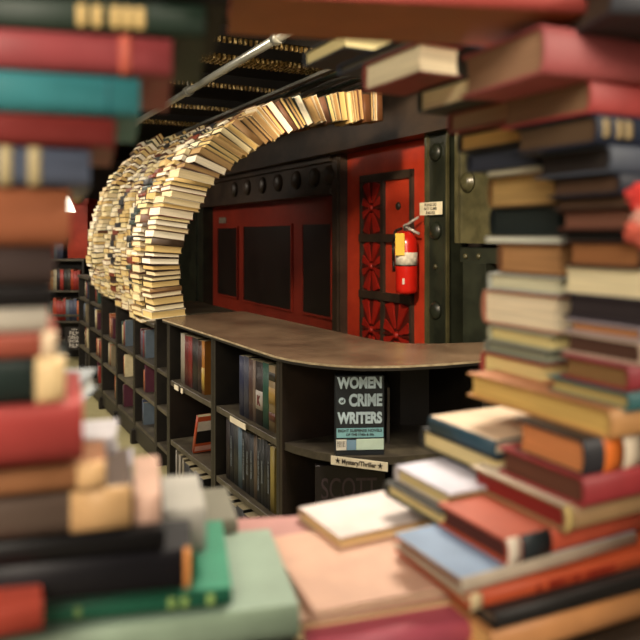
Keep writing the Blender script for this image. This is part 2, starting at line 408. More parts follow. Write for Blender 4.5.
def off(pts, d):
    out = []
    n = len(pts)
    for i, p in enumerate(pts):
        a = Vector(pts[max(i-1, 0)]); b = Vector(pts[min(i+1, n-1)]); t = (b-a).normalized(); nn = Vector((-t.y, t.x))
        out.append((p[0]+nn.x*d, p[1]+nn.y*d))
    return out
bm = bmesh.new(); prism(bm, front+back, HC-.007, HC, 0, 1)
for zz0, zz1 in ((HC-.016, HC-.0071),):
    prism(bm, front+back, zz0, zz1, 2)
tag(mesh_obj('countertop', bm, [top_w, edge_w, black_w]), 'curved worn brown wooden countertop sweeping over the black bookcase units', 'countertop')
GZ = [.02, .21, .50, .79]; TH = .025; DP = .43
def frame(o2, d):
    g = V2(-d.y, d.x); g = g if True else g
    return Matrix(((d.x, g.x, 0, o2.x), (d.y, g.y, 0, o2.y), (0, 0, 1, 0), (0, 0, 0, 1)))
MC = frame(P0+gD*.02+fD*.01, fD)
def unit(M, x0, x1, depth, levels, top, label, cat='bookcase', name='bookcase', lw=TH, rw=TH, feet=False, topboard=True):
    r = empty(name, M @ Matrix.Translation((x0, 0, 0)))
    w = x1-x0
    def ob(n, *bx, m=black_w):
        b = bmesh.new()
        for q in bx: box(b, *q)
        bev(b, .0015, 1)
        o = mesh_obj(n, b, m); o.parent = r; return o
    ob('side_panel', (0, lw, 0, depth, 0, top)); ob('side_panel', (w-rw, w, 0, depth, 0, top))
    ob('back_panel', (lw, w-rw, depth-.015, depth, .0, top))
    for z in levels: ob('shelf', (lw, w-rw, .004, depth-.015, z-TH, z), m=shelf_w)
    if topboard: ob('top_panel', (-.004, w+.004, -.01, depth, top, top+TH), m=shelf_w)
    if feet:
        ob('foot', (-.02, .03, -.025, .03, 0, .10)); 
        ob('kickboard', (lw, w-rw, 0.0, .015, .03, levels[0]-TH))
    tag(r, label, cat)
    return r
unit(MC, 0, .625, DP, GZ, HC-.017, 'black bookcase unit at the left end of the counter, holding an orange spined book', lw=.045, topboard=False)
unit(MC, .627, 1.25, DP, GZ, HC-.017, 'black bookcase unit in the middle of the counter, with a teal book on top shelf', topboard=False)
# curved unit
cf = off(front[1:], -0.0); cf = [(x, y) for x, y in cf]
def inset_curve(d):
    pts = front[1:]; out = []
    for i, p in enumerate(pts):
        a = Vector(pts[max(i-1, 0)]) if i else Vector(front[0]); b = Vector(pts[min(i+1, len(pts)-1)]); t = (b-a).normalized()
        if i == 0: t = Vector((fD.x, fD.y))
        out.append((p[0]-t.y*d, p[1]+t.x*d))
    return out
cu = empty('curved_bookcase'); tag(cu, 'black curved bookcase unit under the bend of the counter, holding the crime writers box', 'bookcase')
c0 = inset_curve(.02)
bk = [(1.02, 2.84), (.80, 2.78), (.616, 2.73), (.45, 2.69), (.30, 2.69), (.20, 2.75)]
st = (c0[0][0]+gD.x*.36, c0[0][1]+gD.y*.36)
for k, z in enumerate(GZ):
    bm = bmesh.new(); prism(bm, c0+bk+[st], z-TH, z); o = mesh_obj('shelf', bm, shelf_w); o.parent = cu
bm = bmesh.new(); M = frame(V2(*c0[0])+fD*.0, fD); box(bm, .0, .022, -.004, .36, 0, HC-.017, 0, M); o = mesh_obj('side_panel', bm, two('1a130e', '2c2018', .5, 4, .4, .65, name='brown_black_side_panel')); o.parent = cu
bm = bmesh.new()
for p, q in zip([(.93, 2.6)]+bk+[st], bk+[st]):
    p = Vector((*p, 0)); q = Vector((*q, 0)); d = q-p; l = d.length
    box(bm, 0, l, -.015, 0, 0, HC-.017, 0, frame(p, d.normalized()))
o = mesh_obj('back_panel', bm, black_w); o.parent = cu
bm = bmesh.new(); M = frame(V2(c0[7][0]+.02, c0[7][1]+.01), V2(.9, .43).normalized()); box(bm, 0, .022, .0, .33, 0, HC-.017, 0, M); o = mesh_obj('side_panel', bm, black_w); o.parent = cu
# shelf label strips
def strip(M, x0, x1, z, label, s=None, h=.022):
    r = empty('shelf_label', M); b = bmesh.new(); box(b, x0, x1, -.009, -.006, z-h/2, z+h/2); o = mesh_obj('card', b, mat('cfc5ae', .5, .15)); o.parent = r
    if s: text_mesh(s, .0205, ink, r, Matrix.Translation(((x0+x1)/2, -.0095, z)) @ RX, xs=.86, bold=.0005)
    tag(r, label, 'shelf label'); return r
strip(MC, .14, .20, .79-.013, 'small scuffed white label on the top shelf edge of the left counter unit')
strip(MC, .235, .262, .79-.013, 'tiny white label scrap beside a wider one on the left unit shelf edge')
strip(MC, .83, .98, .79-.013, 'long blank white label strip on the middle counter unit shelf edge')
a_, b_ = Vector(c0[2]), Vector(c0[4]); dd = (b_-a_).normalized(); 
strip(frame(V2(c0[3][0], c0[3][1]), V2(dd.x, dd.y))  @ Matrix.Translation((0, -.002, 0)), -.02, .17, .776, 'cream shelf label reading Mystery Thriller below the crime writers box', '\u2605 Mystery/Thriller \u2605', .028)
# ------------------------------------------------------------------ standing books
def stand(M, x, z, T, H, D, color, label, group, y=.03, lean=0, paper=True, pages='8f8467', board=None):
    """book upright on a shelf; M: x along shelf, y into shelf"""
    B = M @ Matrix.Translation((x+T/2, y+D/2, z+H/2)) @ Matrix.Rotation(math.radians(lean), 4, 'Y') 
    # local book: x(spine)->up, y->into, z->thickness along shelf
    R = Matrix(((0, 0, -1, 0), (0, 1, 0, 0), (1, 0, 0, 0), (0, 0, 0, 1)))
    r = book(B @ R, H, D, T-.0006, color, pages, label, board, group, paper, name='paperback', cat='paperback')
    return r
def along(u):   # distance along straight counter front at which pixel column u falls
    o = P0+gD*.05; m = (u-320)/F
    return (o.x-m*o.y)/(m*fD.y-fD.x)-.01
n = 0
def row(M, conv, z, items, where, group, D=.13):
    for i, (u0, u1, hgt, col, what) in enumerate(items):
        x0, x1 = conv(u0), conv(u1)
        r = stand(M, x0, z, x1-x0-.001, hgt, D, col, what+' '+where, group)
    return r
row(MC, along, .79, [(180.5, 184.5, .238, '7d766a', 'pale grey spined paperback'), (184.5, 188, .234, '4a1310', 'maroon paperback'), (188, 192, .238, '5f1815', 'red spined paperback'),
    (192, 197.5, .238, '17100d', 'wide black paperback'), (197.5, 201.5, .234, '27130e', 'dark brown paperback')], 'on the top shelf of the left counter unit', 'paperbacks on the left unit top shelf')
yb = stand(MC, along(201.5), .79, .036, .238, .13, '825217', 'orange and yellow spined book at the right end of the left unit top shelf', 'paperbacks on the left unit top shelf')
band(yb, .238, .13, .036, -.10, .0, '927732', bulge=.03)
items = [(239, 243.5, .234, '1d223b', 'navy blue spined paperback'), (243.5, 248.5, .238, '2e303f', 'slate blue paperback'), (248.5, 252.5, .234, '3d2823', 'reddish brown paperback'),
    (252.5, 255.5, .234, '615248', 'thin beige spined paperback')]
row(MC, along, .79, items, 'on the top shelf of the middle counter unit', 'paperbacks on the middle unit top shelf')
kb = stand(MC, along(255.5), .79, along(262.5)-along(255.5)-.001, .236, .13, '1c1311', 'dark spined paperback with a white panel and red letter K, middle unit top shelf', 'paperbacks on the middle unit top shelf')
kT = along(262.5)-along(255.5)-.0016
band(kb, .236, .13, kT, -.06, .01, '918a82', bulge=.03)
text_mesh('K', .05, mat('521317', .6), kb, Matrix.Translation((-.028, -.0672, 0)) @ Matrix(((0, 1, 0, 0), (0, 0, -1, 0), (-1, 0, 0, 0), (0, 0, 0, 1))), xs=.8, bold=.002)
row(MC, along, .79, [(262.5, 268.5, .24, '133d30', 'teal green spined book')], 'on the top shelf of the middle counter unit', 'paperbacks on the middle unit top shelf')
cb = stand(MC, along(268.5), .79, along(275)-along(268.5)-.001, .238, .13, '705f42', 'tan patterned book at the right end of the middle unit top shelf', 'paperbacks on the middle unit top shelf')
cT = along(275)-along(268.5)-.0016
band(cb, .238, .13, cT, .065, .095, '1e1c17', bulge=.03); band(cb, .238, .13, cT, -.02, .04, '8b6e35', bulge=.03); band(cb, .238, .13, cT, -.08, -.05, '4a2315', bulge=.03)
# second shelf middle unit: dense dark row
cols = ['282222', '171920', '1d1f1f', '3d505c', '121314', '151111', '202429', '4a3d32', '131515', '1f2223', '0f1011', '151313']
nm = ['grey purple', 'blue black', 'charcoal', 'light blue', 'glossy black', 'brown black', 'slate', 'dusty brown', 'green black', 'grey', 'jet black', 'sooty brown']
us = [226, 229.5, 233.5, 238, 242, 245.5, 249.5, 253.5, 257, 260.5, 264, 267.2, 270]
lt = mat('61686c', .6)
for i in range(12):
    Tt = along(us[i+1])-along(us[i])-.001
    r = stand(MC, along(us[i]), .50, Tt, .243+.006*math.sin(i*2.1), .13, cols[i], nm[i]+' spined paperback on the second shelf of the middle counter unit', 'dark paperbacks on the middle unit second shelf')
    if i in (1, 4, 5, 6, 8, 9, 11):
        text_mesh(['', 'NIGHT WATCH', '', '', 'THE LAST STRANGER', 'COLD CASE', 'DEAD WATER', '', 'THE SILENT HOUSE', 'SHADOWS', '', 'A DARK ROOM'][i], .017, lt, r, Matrix.Translation((0, -.0668, 0)) @ Matrix(((-1, 0, 0, 0), (0, 0, -1, 0), (0, -1, 0, 0), (0, 0, 0, 1))), bold=.0004)
r = stand(MC, along(270), .50, .034, .235, .13, '7b6c35', 'mustard yellow spined book ending the second shelf of the middle counter unit', 'dark paperbacks on the middle unit second shelf')
# leaning book in left unit
r = stand(MC, along(196), .50, .022, .19, .13, '88361c', 'leaning orange, white and black covered book alone on the left unit second shelf', 'book leaning on the left unit second shelf', lean=20, y=.02, board='b8502c')
for n_, x0, x1, c in (('cover_panel', -.045, .02, '1c181a'), ('cover_panel', .02, .07, 'cfc4bb'), ('cover_panel', -.085, -.06, 'd8a090')):
    b = bmesh.new(); box(b, x0, x1, -.06, .06, -.0116, -.0108); o = mesh_obj(n_, b, mat(c, .5)); o.parent = r


row(MC, along, .21, [(173, 176.5, .235, '88837a', 'white spined book'), (178.5, 180.5, .225, '7a746a', 'thin pale grey book'), (182, 184, .22, '6a6354', 'thin beige book'), (184, 189, .21, '131110', 'wide black book'), (189, 194, .20, '1d1c19', 'charcoal book'), (194, 199, .21, '282019', 'dark brown book'), (199, 203, .2, '121213', 'black book')],
    'on the lower shelf of the left counter unit', 'books on the left unit lower shelf')
row(MC, along, .21, [(226, 231, .21, '181718', 'black book'), (231, 236, .20, '333130', 'grey book'), (236, 243, .21, '151719', 'blue black book'), (243, 250, .2, '24201d', 'brown book')],
    'on the lower shelf of the middle counter unit', 'books on the middle unit lower shelf')
# crime writers boxed set
pA = P(335.5, 373, 2.32); pB = P(384.5, 373, 2.32); bw = pB.x-pA.x; bh = .257
bx = empty('boxed_book', Matrix.Translation(((pA.x+pB.x)/2, 2.32, .79)) @ Matrix.Rotation(math.radians(4), 4, 'Z'))
tag(bx, 'black boxed book reading WOMEN CRIME WRITERS standing face out on the curved shelf', 'book')
b = bmesh.new(); box(b, -bw/2, bw/2, 0, .05, 0, bh); bev(b, .0015, 1); o = mesh_obj('case', b, mat('22262a', .4, .1)); o.parent = bx
wt = mat('a9bcc4', .55)
for s, zz, xo, sz, wdt in (('WOMEN', .232, 0, .046, .145), ('CRIME', .176, .018, .05, .108), ('WRITERS', .119, 0, .046, .145)):
    t = text_mesh(s, sz, wt, bx, Matrix.Translation((xo, -.0006, zz)) @ RX, bold=.0022)
    w_ = max(v.co.x for v in t.data.vertices)-min(v.co.x for v in t.data.vertices)
    for v in t.data.vertices: v.co.x *= wdt/w_; v.co.y *= 1.05
b = bmesh.new(); M = Matrix.Translation((-.058, -.0006, .176)) @ RX
lathe(b, [(.011, -.0006), (.011, .0006)], 20, M); o = mesh_obj('round_badge', b, wt); o.parent = bx
t = text_mesh('of', .014, mat('22262a', .4, .1), bx, Matrix.Translation((-.058, -.0016, .176)) @ RX, bold=.0006)
def plate(n_, x0, x1, z0, z1, m):
    b = bmesh.new(); box(b, x0, x1, -.0012, 0, z0, z1); o = mesh_obj(n_, b, m); o.parent = bx; return o
plate('blue_panel', -.076, .076, .058, .088, mat('79aab2', .5))
text_mesh('EIGHT SUSPENSE NOVELS', .0125, ink, bx, Matrix.Translation((0, -.0016, .080)) @ RX, bold=.0003)
text_mesh('OF THE 1940s & 50s', .0105, ink, bx, Matrix.Translation((0, -.0016, .067)) @ RX, bold=.0003)
plate('barcode_sticker', -.077, -.044, .018, .052, mat('d0ccc0', .5)); plate('grey_blue_panel', -.043, -.013, .018, .05, mat('6f8fa6', .5)); plate('price_sticker', -.012, .077, .018, .053, mat('b9cdbd', .5))
b = bmesh.new()
for k in range(9): box(b, -.073+k*.0030, -.073+k*.0030+random.choice((.0008, .0016)), -.0017, -.0012, .028, .047)
o = mesh_obj('barcode', b, ink); o.parent = bx
# dark book face out under the label
fb = empty('display_book', Matrix.Translation((.085, 2.36, .50)) @ Matrix.Rotation(math.radians(3), 4, 'Z'))
tag(fb, 'near-black book with faint tall SCOTT lettering facing out under the Mystery Thriller label', 'book')
b = bmesh.new(); box(b, -.10, .13, 0, .03, 0, .245); bev(b, .0015, 1); o = mesh_obj('cover', b, mat('150f10', .5)); o.parent = fb
t = text_mesh('SCOTT', .10, mat('3c3034', .6), fb, Matrix.Translation((.01, -.0006, .165)) @ RX, xs=.58)
# black slim slipcase on its right (thin standing rod like edge)
b = bmesh.new(); q = P(388.5, 452, 2.45); box(b, q.x-.004, q.x+.004, q.y, q.y+.14, .79, .79+.19); tag(mesh_obj('thin_book', b, mat('4a443c', .5)), 'very thin dark book standing edge-on just right of the crime writers box', 'book')
# ------------------------------------------------------------------ bookcase row on the left
R0 = V2(-1.07, 4.68)
MRb = frame(R0, -dW)          # x towards the camera, y into the case (right)
hs = [.92, .96, 1.0, 1.06, 1.10]
U = .585
palette = ['7d2a22', '3a3f52', 'b0a588', '24211f', '6a4a2e', '2e4a44', '9b5a3a', 'c4b690', '4b2430', '55606a', '201d22', '8c2f2a', '34302a', '7b6f58']
cname = {'7d2a22': 'brick red', '3a3f52': 'slate blue', 'b0a588': 'beige', '24211f': 'black', '6a4a2e': 'brown', '2e4a44': 'dark teal', '9b5a3a': 'rust orange', 'c4b690': 'cream', '4b2430': 'plum', '55606a': 'blue grey', '201d22': 'ink black', '8c2f2a': 'red', '34302a': 'dark olive', '7b6f58': 'khaki'}
ordn = ['first', 'second', 'third', 'fourth', 'fifth', 'sixth', 'seventh', 'eighth', 'ninth', 'tenth', 'eleventh', 'twelfth', 'thirteenth', 'fourteenth', 'fifteenth', 'sixteenth', 'seventeenth', 'eighteenth', 'nineteenth', 'twentieth']
def ordinal(k):
    if k < 20: return ordn[k]
    k += 1; tens = {2: 'twenty', 3: 'thirty', 4: 'forty', 5: 'fifty', 6: 'sixty', 7: 'seventy', 8: 'eighty'}[k//10]
    if k % 10 == 0: return tens[:-1]+'ieth'
    return tens+'-'+ordn[k % 10-1]
uname = ['nearest', 'second nearest', 'middle', 'second farthest', 'farthest']
for i, h in enumerate(hs):
    lv_ = [z for z in (.16, .40, .64, .88) if z < h-.15]
    unit(MRb, -U*(i+1)+.002, -U*i-.002, .28, lv_, h-TH, ['nearest stepped black bookcase of the aisle row, lowest and closest to the counter', 'second stepped black bookcase along the aisle row from the counter', 'middle stepped black bookcase of the aisle row', 'fourth stepped black bookcase along the aisle row, counting from the counter', 'farthest and tallest stepped black bookcase of the aisle row'][i], feet=True)
    for si, z in enumerate(lv_):
        top = (lv_[si+1]-TH) if si+1 < len(lv_) else h-TH
        x = -U*(i+1)+.03+random.uniform(0, .2) if random.random() < .75 or si else -U*i-.2
        kmax = random.choice((2, 4, 5, 7)) if si else 2
        if i == 0 and si == 2: kmax = 6
        k = 0
        while k < kmax and x < -U*i-.07:
            T = random.uniform(.018, .04); c = random.choice(palette)
            hh = min(random.uniform(.15, .2), top-z-.02)
            r = stand(MRb, x, z, T, hh, .12, c, '%s spined book, %s from far side, shelf %s of %s aisle bookcase' % (cname[c], ordn[k], ['one', 'two', 'three', 'four'][si], uname[i]), 'books on the aisle row shelves', y=.03)
            x += T+.001; k += 1
# hidden-side support unit below the tunnel between counter and row
unit(MRb, .002, .75, .28, [.16, .40, .64], 1.06-TH, 'black bookcase tucked behind the left end of the counter')
# ------------------------------------------------------------------ far bookcase
q = P(38, 235, 8.6)
MF = Matrix.Translation((q.x, 8.6, 0))
FW = P(84, 235, 8.6).x-q.x
fl = [.25, .55, EYE-86/F*8.6, EYE-57/F*8.6+.02, EYE-24/F*8.6]
unit(MF, 0, FW, .3, fl[:4], fl[4]-TH, 'black bookcase of red and dark books at the far end of the aisle')
for si, z in enumerate(fl[2:5]):
    x = .05; k = 0
    seq = ['8c2f2a', '9c3a22', '7d2a22', '3a3f52', 'b0a588', '24211f', '8c2f2a', '55606a', 'a5542c', '201d22', '34302a', '7d2a22', '3a3f52', 'b98a50']
    while x < FW-.08 and k < 18:
        if si == 2 and k > 5: break
        T = random.uniform(.03, .045); c = seq[(k*5+si*3) % 14]
        stand(MF, x, z, T, random.uniform(.23, .27), .16, c, '%s spined book, %s from left on the %s shelf of the far bookcase' % (cname.get(c, {'9c3a22': 'orange red', 'a5542c': 'orange', 'b98a50': 'gold'}.get(c, 'brown')), ordn[k], ['lower', 'middle', 'top'][si]), 'books on the far bookcase')
        x += T+.002; k += 1
b = bmesh.new(); ps = empty('film_sign', Matrix.Translation((0, 8.56, 0))); p0 = P(65, 350, 8.56); p1 = P(84, 327, 8.56)
box(b, p0.x, p1.x, 0, .01, p0.z, p1.z); o = mesh_obj('sign_board', b, mat('17110f', .6)); o.parent = ps
wl = mat('cfc8bd', .6)
for i, s in enumerate(('NEW', 'FILM', 'GREAT', 'SHORT', 'FILM')):
    t = text_mesh(s, [.03, .062, .05, .05, .066][i], wl, ps, Matrix.Translation(((p0.x+p1.x)/2, -.001, p1.z-[.03, .075, .125, .17, .225][i])) @ RX, bold=.0)
tag(ps, 'black sign with white capital lettering ending in FILM on the far bookcase', 'sign')
# ------------------------------------------------------------------ book tunnel
# near arch: pixel waypoints of inner and outer edge carried onto its upright plane
aO = V2(-.865, 3.62)
def on_plane(u, v):
    m = (u-320)/F
    s = (aO.x-m*aO.y)/(m*pw.y-pw.x); y = aO.y+pw.y*s
    return (s, EYE-(v-HZ)/F*y)
inner = [(186, 317), (181, 292), (179, 268), (182, 248), (190, 226), (201, 204), (217, 180), (234, 166), (253, 152), (272, 141), (294, 131), (320, 124), (350, 122), (383, 121)]
outer = [(149, 316), (148, 293), (149, 270), (150, 250), (154, 232), (162, 212), (176, 190), (194, 163), (213, 141), (236, 124), (266, 107), (303, 99), (345, 91), (384, 91)]
IN = [on_plane(*p) for p in inner]; OUT = [on_plane(*p) for p in outer]
zb0 = 1.085; k_ = zb0-IN[0][1]
def curve(pts, t):
    x = t*(len(pts)-1); i = min(int(x), len(pts)-2); f = x-i
    def cr(a, b, c, d): return .5*((2*b)+(-a+c)*f+(2*a-5*b+4*c-d)*f*f+(-a+3*b-3*c+d)*f**3)
    g = lambda j: pts[min(max(j, 0), len(pts)-1)]
    return (cr(g(i-1)[0], g(i)[0], g(i+1)[0], g(i+2)[0]), cr(g(i-1)[1], g(i)[1], g(i+1)[1], g(i+2)[1]))
pcols = ['e2d6b4', 'd9c894', 'ece3cb', 'cfb478', 'dfcfa2', 'e8dcc0', 'c7a86a', 'd6c49a', 'a8895a', '97794e']
pn = ['cream', 'yellowed', 'off-white', 'tan', 'buff', 'ivory', 'honey', 'beige', 'shade-darkened tan', 'shade-darkened brown']
ccols = ['3a2418', '5c3a22', '7a3a26', '2a2a2c', '8a6a44', 'b89a60', '33403a', '6a4a38', 'c9b488', 'd8ccb0', '49392a']
_mc = {}
def arch_meshes(R, D, T, cc, pc, spine_out):
    key = (round(R, 3), round(D, 3), round(T, 3), cc, pc, spine_out)
    if key in _mc: return _mc[key]
    # local: book x along arch radius, y along tunnel axis, z thickness
    bmc = cover_bm(R, D, T, .003, .1); bmp = pages_bm(R, D, T, .003, .004)
    out = []
    for bb, n_, ms in ((bmc, 'cover', [cov(cc), cov(cc)]), (bmp, 'pages', [pgm(pc)])):
        bmesh.ops.recalc_face_normals(bb, faces=bb.faces[:])
        me = bpy.data.meshes.new(n_); bb.to_mesh(me); bb.free()
        for m in ms: me.materials.append(m)
        out.append(me)
    _mc[key] = out; return out
sizes_D = [.16, .175, .19]; sizes_T = [.022, .026, .030, .034, .040, .046]; dR = [.0, .008, .016]
NA = 13; SP = .245; count = 0
rng = random.Random(11)
far_bm = bmesh.new(); far_mats = [cov(c) for c in ccols]+[pgm(c) for c in pcols]
def smooth(x): x = min(max(x, 0), 1); return x*x*(3-2*x)
def unit_h(a):
    h = 0
    for e in (.02, .12, .2):
        y = aO.y+dW.y*(a+e)+pw.y*.3*smooth(a/1.5)
        i = math.floor((y-R0.y-.1)/(U*.884))
        h = max(h, hs[min(i, 4)] if i >= 0 else (1.06 if a > .2 else HC))
    return h
for j in range(NA):
    a = SP*j; tau = a/(SP*(NA-1))
    base = aO+dW*a+pw*(.26*smooth(a/1.5)+.06*tau)
    zb = unit_h(a)
    # sample this arch's inner & outer edge
    bulge = .03+.03*tau if j else 0
    def warp(pt):
        s, z = pt; h01 = min(max((z-zb0)/1.2, 0), 1)
        s2 = s*(1-.42*tau) - bulge*math.sin(math.pi*min(1, h01*1.15+.08)) + rng_off*smooth(h01*3)
        zz = zb + (z-zb0)*((zb0+1.2*(1+.15*tau)-zb)/1.2)
        return (s2, zz)
    rng_off = 0 if j == 0 else rng.uniform(-.035, .035)
    N = 240
    pin = [warp((lambda q_: (q_[0], q_[1]+k_))(curve(IN, i/N))) for i in range(N+1)]
    pou = [warp((lambda q_: (q_[0], q_[1]+k_))(curve(OUT, i/N))) for i in range(N+1)]
    # arc length along the inner edge
    cum = [0]
    for i in range(N): cum.append(cum[-1]+math.dist(pin[i], pin[i+1]))
    pos = 0; course = 0; tend = cum[-1]*(1 if j == 0 else max(.80, .93-.03*j))
    colour_phase = rng.random()
    while pos < tend:
        T = rng.choice(sizes_T)
        if pos+T > tend+.01: break
        sm = pos+T/2
        i = max(k for k in range(N) if cum[k] <= sm)
        f = (sm-cum[i])/max(cum[i+1]-cum[i], 1e-6)
        pi_ = [pin[i][c]+(pin[i+1][c]-pin[i][c])*f for c in (0, 1)]; po_ = [pou[i][c]+(pou[i+1][c]-pou[i][c])*f for c in (0, 1)]
        rad = Vector((po_[0]-pi_[0], po_[1]-pi_[1])); 
        tn = Vector((pin[min(i+3, N)][0]-pin[max(i-3, 0)][0], pin[min(i+3, N)][1]-pin[max(i-3, 0)][1])).normalized()
        nr = Vector((-tn.y, tn.x))
        rd = (nr*.5+rad.normalized()*.5).normalized()
        Rl = min(max(rad.length, .15), .2); Rl = round(Rl/.012)*.012 + rng.choice(dR)-.018
        D = rng.choice(sizes_D)
        inn_ = Vector(pi_)+rd*rng.uniform(-.012, .004)
        cen2 = inn_+rd*Rl/2
        cc = rng.choice(ccols); ic = rng.randrange(8)
        if j == 0 and pos > .4*tend and rng.random() < .75: ic = rng.choice([3, 6, 8, 9, 8])  # darker page colours paint the weaker light toward the arch top
        band_dark = (j in (3, 5, 8)) and rng.random() < .55
        dark_pages = rng.random() < (.13 if j < 2 else .04)
        if dark_pages or band_dark: spine_front = True
        else: spine_front = False
        if spine_front: cc = rng.choice(['5c3a22', '6a4a38', '49392a', 'b89a60', '8a6a44'])
        if not spine_front and rng.random() < .3: cc = rng.choice(['c9b488', 'd8ccb0', '6a4a38', '49392a', '3a2418', 'b89a60'])
        if band_dark: cc = rng.choice(['33403a', '3a2418', '2a2a2c', '7a3a26', '2a2a2c', '5c3a22'])
        radv = pw*rd.x+Vector((0, 0, rd.y)); ax = dW; 
        up = radv.cross(ax)      # thickness dir
        if spine_front and not band_dark: Y = ax; X = radv; Z = X.cross(Y)
        elif band_dark: Y = -radv; X = ax; Z = X.cross(Y)
        else: Y = -ax; X = radv; Z = X.cross(Y)
        jit = rng.uniform(-.006, .006)
        c3 = base+pw*cen2.x+Vector((0, 0, cen2.y))+ax*(D/2+jit+ (0.0 if j == 0 else .0))
        M = Matrix(((X.x, Y.x, Z.x, c3.x), (X.y, Y.y, Z.y, c3.y), (X.z, Y.z, Z.z, c3.z), (0, 0, 0, 1)))
        M = M @ Matrix.Rotation(rng.uniform(-.05, .05), 4, 'Z') @ Matrix.Rotation(rng.uniform(-.012, .012), 4, 'Y')
        Lx, Wy = (Rl, D) if not band_dark else (D, Rl)
        if count < 235:
            mc, mp = arch_meshes(Lx, Wy, T-.0015, cc, pcols[ic], spine_front)
            r = empty('book', M)
            for n_, me in (('cover', mc), ('pages', mp)):
                o = bpy.data.objects.new(n_, me); C.objects.link(o); o.parent = r
            an = ['the nearest book arch', 'the second book arch', 'the third book arch', 'the fourth book arch', 'the fifth book arch', 'the sixth book arch', 'the seventh book arch'][j]
            tag(r, '%s %sbook, %s up from the base of %s' % (pn[ic] if not spine_front else 'dark' if cc not in ('7a3a26', 'b89a60', '8a6a44', 'c9b488', 'd8ccb0') else 'coloured', 'paged ' if not spine_front else 'spined ', ordinal(course), an), 'book', 'books of the tunnel arches')
            count += 1
        else:
            # remaining arches, farther back: one mesh of many books
            ci = ccols.index(cc) if cc in ccols else 3
            hx, hy, ht = Lx/2, Wy/2, (T-.0015)/2
            b_ = .0022
            box(far_bm, -hx, hx, -hy, hy, -ht, -ht+b_, ci, M); box(far_bm, -hx, hx, -hy, hy, ht-b_, ht, ci, M)
            box(far_bm, -hx, hx, -hy, -hy+b_, -ht+b_, ht-b_, ci, M)
            box(far_bm, -hx+.003, hx-.003, -hy+b_, hy-.003, -ht+b_, ht-b_, 11+ic, M)
        course += 1; pos += T
o = mesh_obj('tunnel_books', far_bm, far_mats)
tag(o, 'cream mass of stacked books forming the farther arches of the curved tunnel', 'books', kind='stuff')
# ------------------------------------------------------------------ foreground ring of books
G = 'books framing the view'
# (u, vtop, vbot, d, angle, spine, pages, label, R, K, top)
left = [
 (205, 4, 37, .50, 14, '23382a', 'a08a60', 'dark green book with gilt spine dots at the top of the left pile', -.25, .16, None),
 (172, 37, 76, .50, 13, 'a83c40', '9a7b55', 'crimson book below the gilt dotted dark green one, upper left pile', -.26, .15, None),
 (140, 76, 117, .50, 12, '2f8a92', 'b8a57c', 'bright teal book in the upper left pile', -.24, .15, None),
 (115, 117, 148, .50, 11, '8f2a26', '9a7b55', 'dull red book between the teal and grey-blue books, left pile', -.24, .15, None),
 (90, 148, 187, .50, 11, '59647c', '9a8a68', 'grey-blue book with two cream spine bands, left pile', -.22, .15, None),
 (70, 187, 247, .50, 9, 'b4623a', 'd8a86a', 'thick faded orange-brown book below the grey-blue one', -.22, .13, None),
 (55, 247, 285, .50, 8, '4a3a36', '6a5040', 'dusty dark brown book under the thick orange-brown one', -.2, .13, None),
 (52, 285, 307, .50, 6, '1f1a1a', '4a3a30', 'thin black book above the off-white one in the left pile', -.2, .13, None),
 (48, 307, 332, .50, 4, 'cfc4b0', 'd8cdb8', 'off-white book near the middle of the left pile', -.2, .13, None),
 (57, 332, 357, .50, 3, 'b4503c', 'd8c0a0', 'salmon red book with pale end below the off-white one', -.2, .12, None),
 (66, 357, 402, .50, 3, '22302c', 'd8bc8c', 'blackish green book above the thick bright red one', -.2, .07, None),
 (83, 402, 462, .50, 14, 'b83a34', 'd6cfd0', 'thick bright red book in the lower left pile', -.22, .12, None),
 (106, 462, 487, .52, 12, 'a5683c', 'e0b070', 'tan brown book directly under the thick bright red one', -.22, .06, None),
 (132, 487, 528, .53, 12, '5f4c40', 'cfa468', 'grey-brown book with broad tan right end, lower left pile', -.28, .10, None),
 (165, 528, 550, .535, 10, '141214', '8a7a6a', 'upper of the two black books at the foot of the left pile', -.25, .12, None),
 (191, 550, 590, .54, 10, '17151a', 'c88a50', 'thicker lower black book with an orange page tip, left pile', -.25, .06, None),
]
for (u, vt, vb, d, A, sc, pc, lab, R, K, top) in left:
    if A > 0: A = math.degrees(math.atan((320-u)/F))+1.5
    o, L, W, T = flat((u, vt, d), vb, A, R, K, 0, sc, pc, lab, top, group=None)
    if 'gilt' in lab and u == 205:
        for k, x in enumerate((-.012, -.020, -.028, -.040, -.050)):
            band(o, L, W, T, L/2-.035+x, L/2-.029+x, 'd8b878', 'gilt_ornament', -.5, .35)
    if 'grey-blue' in lab and u == 90:
        for x in (-.040, -.058): band(o, L, W, T, L/2+x, L/2+x+.008, 'b0a078', 'spine_band')
    if u == 66: band(o, L, W, T, L/2-.020, L/2-.0005, 'd8bc8c', 'page_end_band')  # pale bands on the spines stand in for bare page ends
    if u == 57: band(o, L, W, T, L/2-.010, L/2-.0005, 'd8c0a0', 'page_end_band')
    if u == 106: band(o, L, W, T, L/2-.020, L/2-.0005, 'cfa878', 'page_end_band')
    if u == 132: band(o, L, W, T, L/2-.043, L/2-.0005, 'c09a6c', 'page_end_band')
    if u == 191: band(o, L, W, T, L/2-.005, L/2-.0005, 'd08a4c', 'page_end_band')
    if u == 140: band(o, L, W, T, L/2-.022, L/2-.020, '1f5e66', 'spine_line')
    if u == 172: 
        band(o, L, W, T, L/2-.035, L/2-.028, 'b85a48', 'spine_band')
# brown/black books up in the top-left corner
flat((230, -40, .50), 3, 13, -.2, .16, 0, '15130f', '3a3020', 'black book above the gilt dotted dark green one, top left', None)
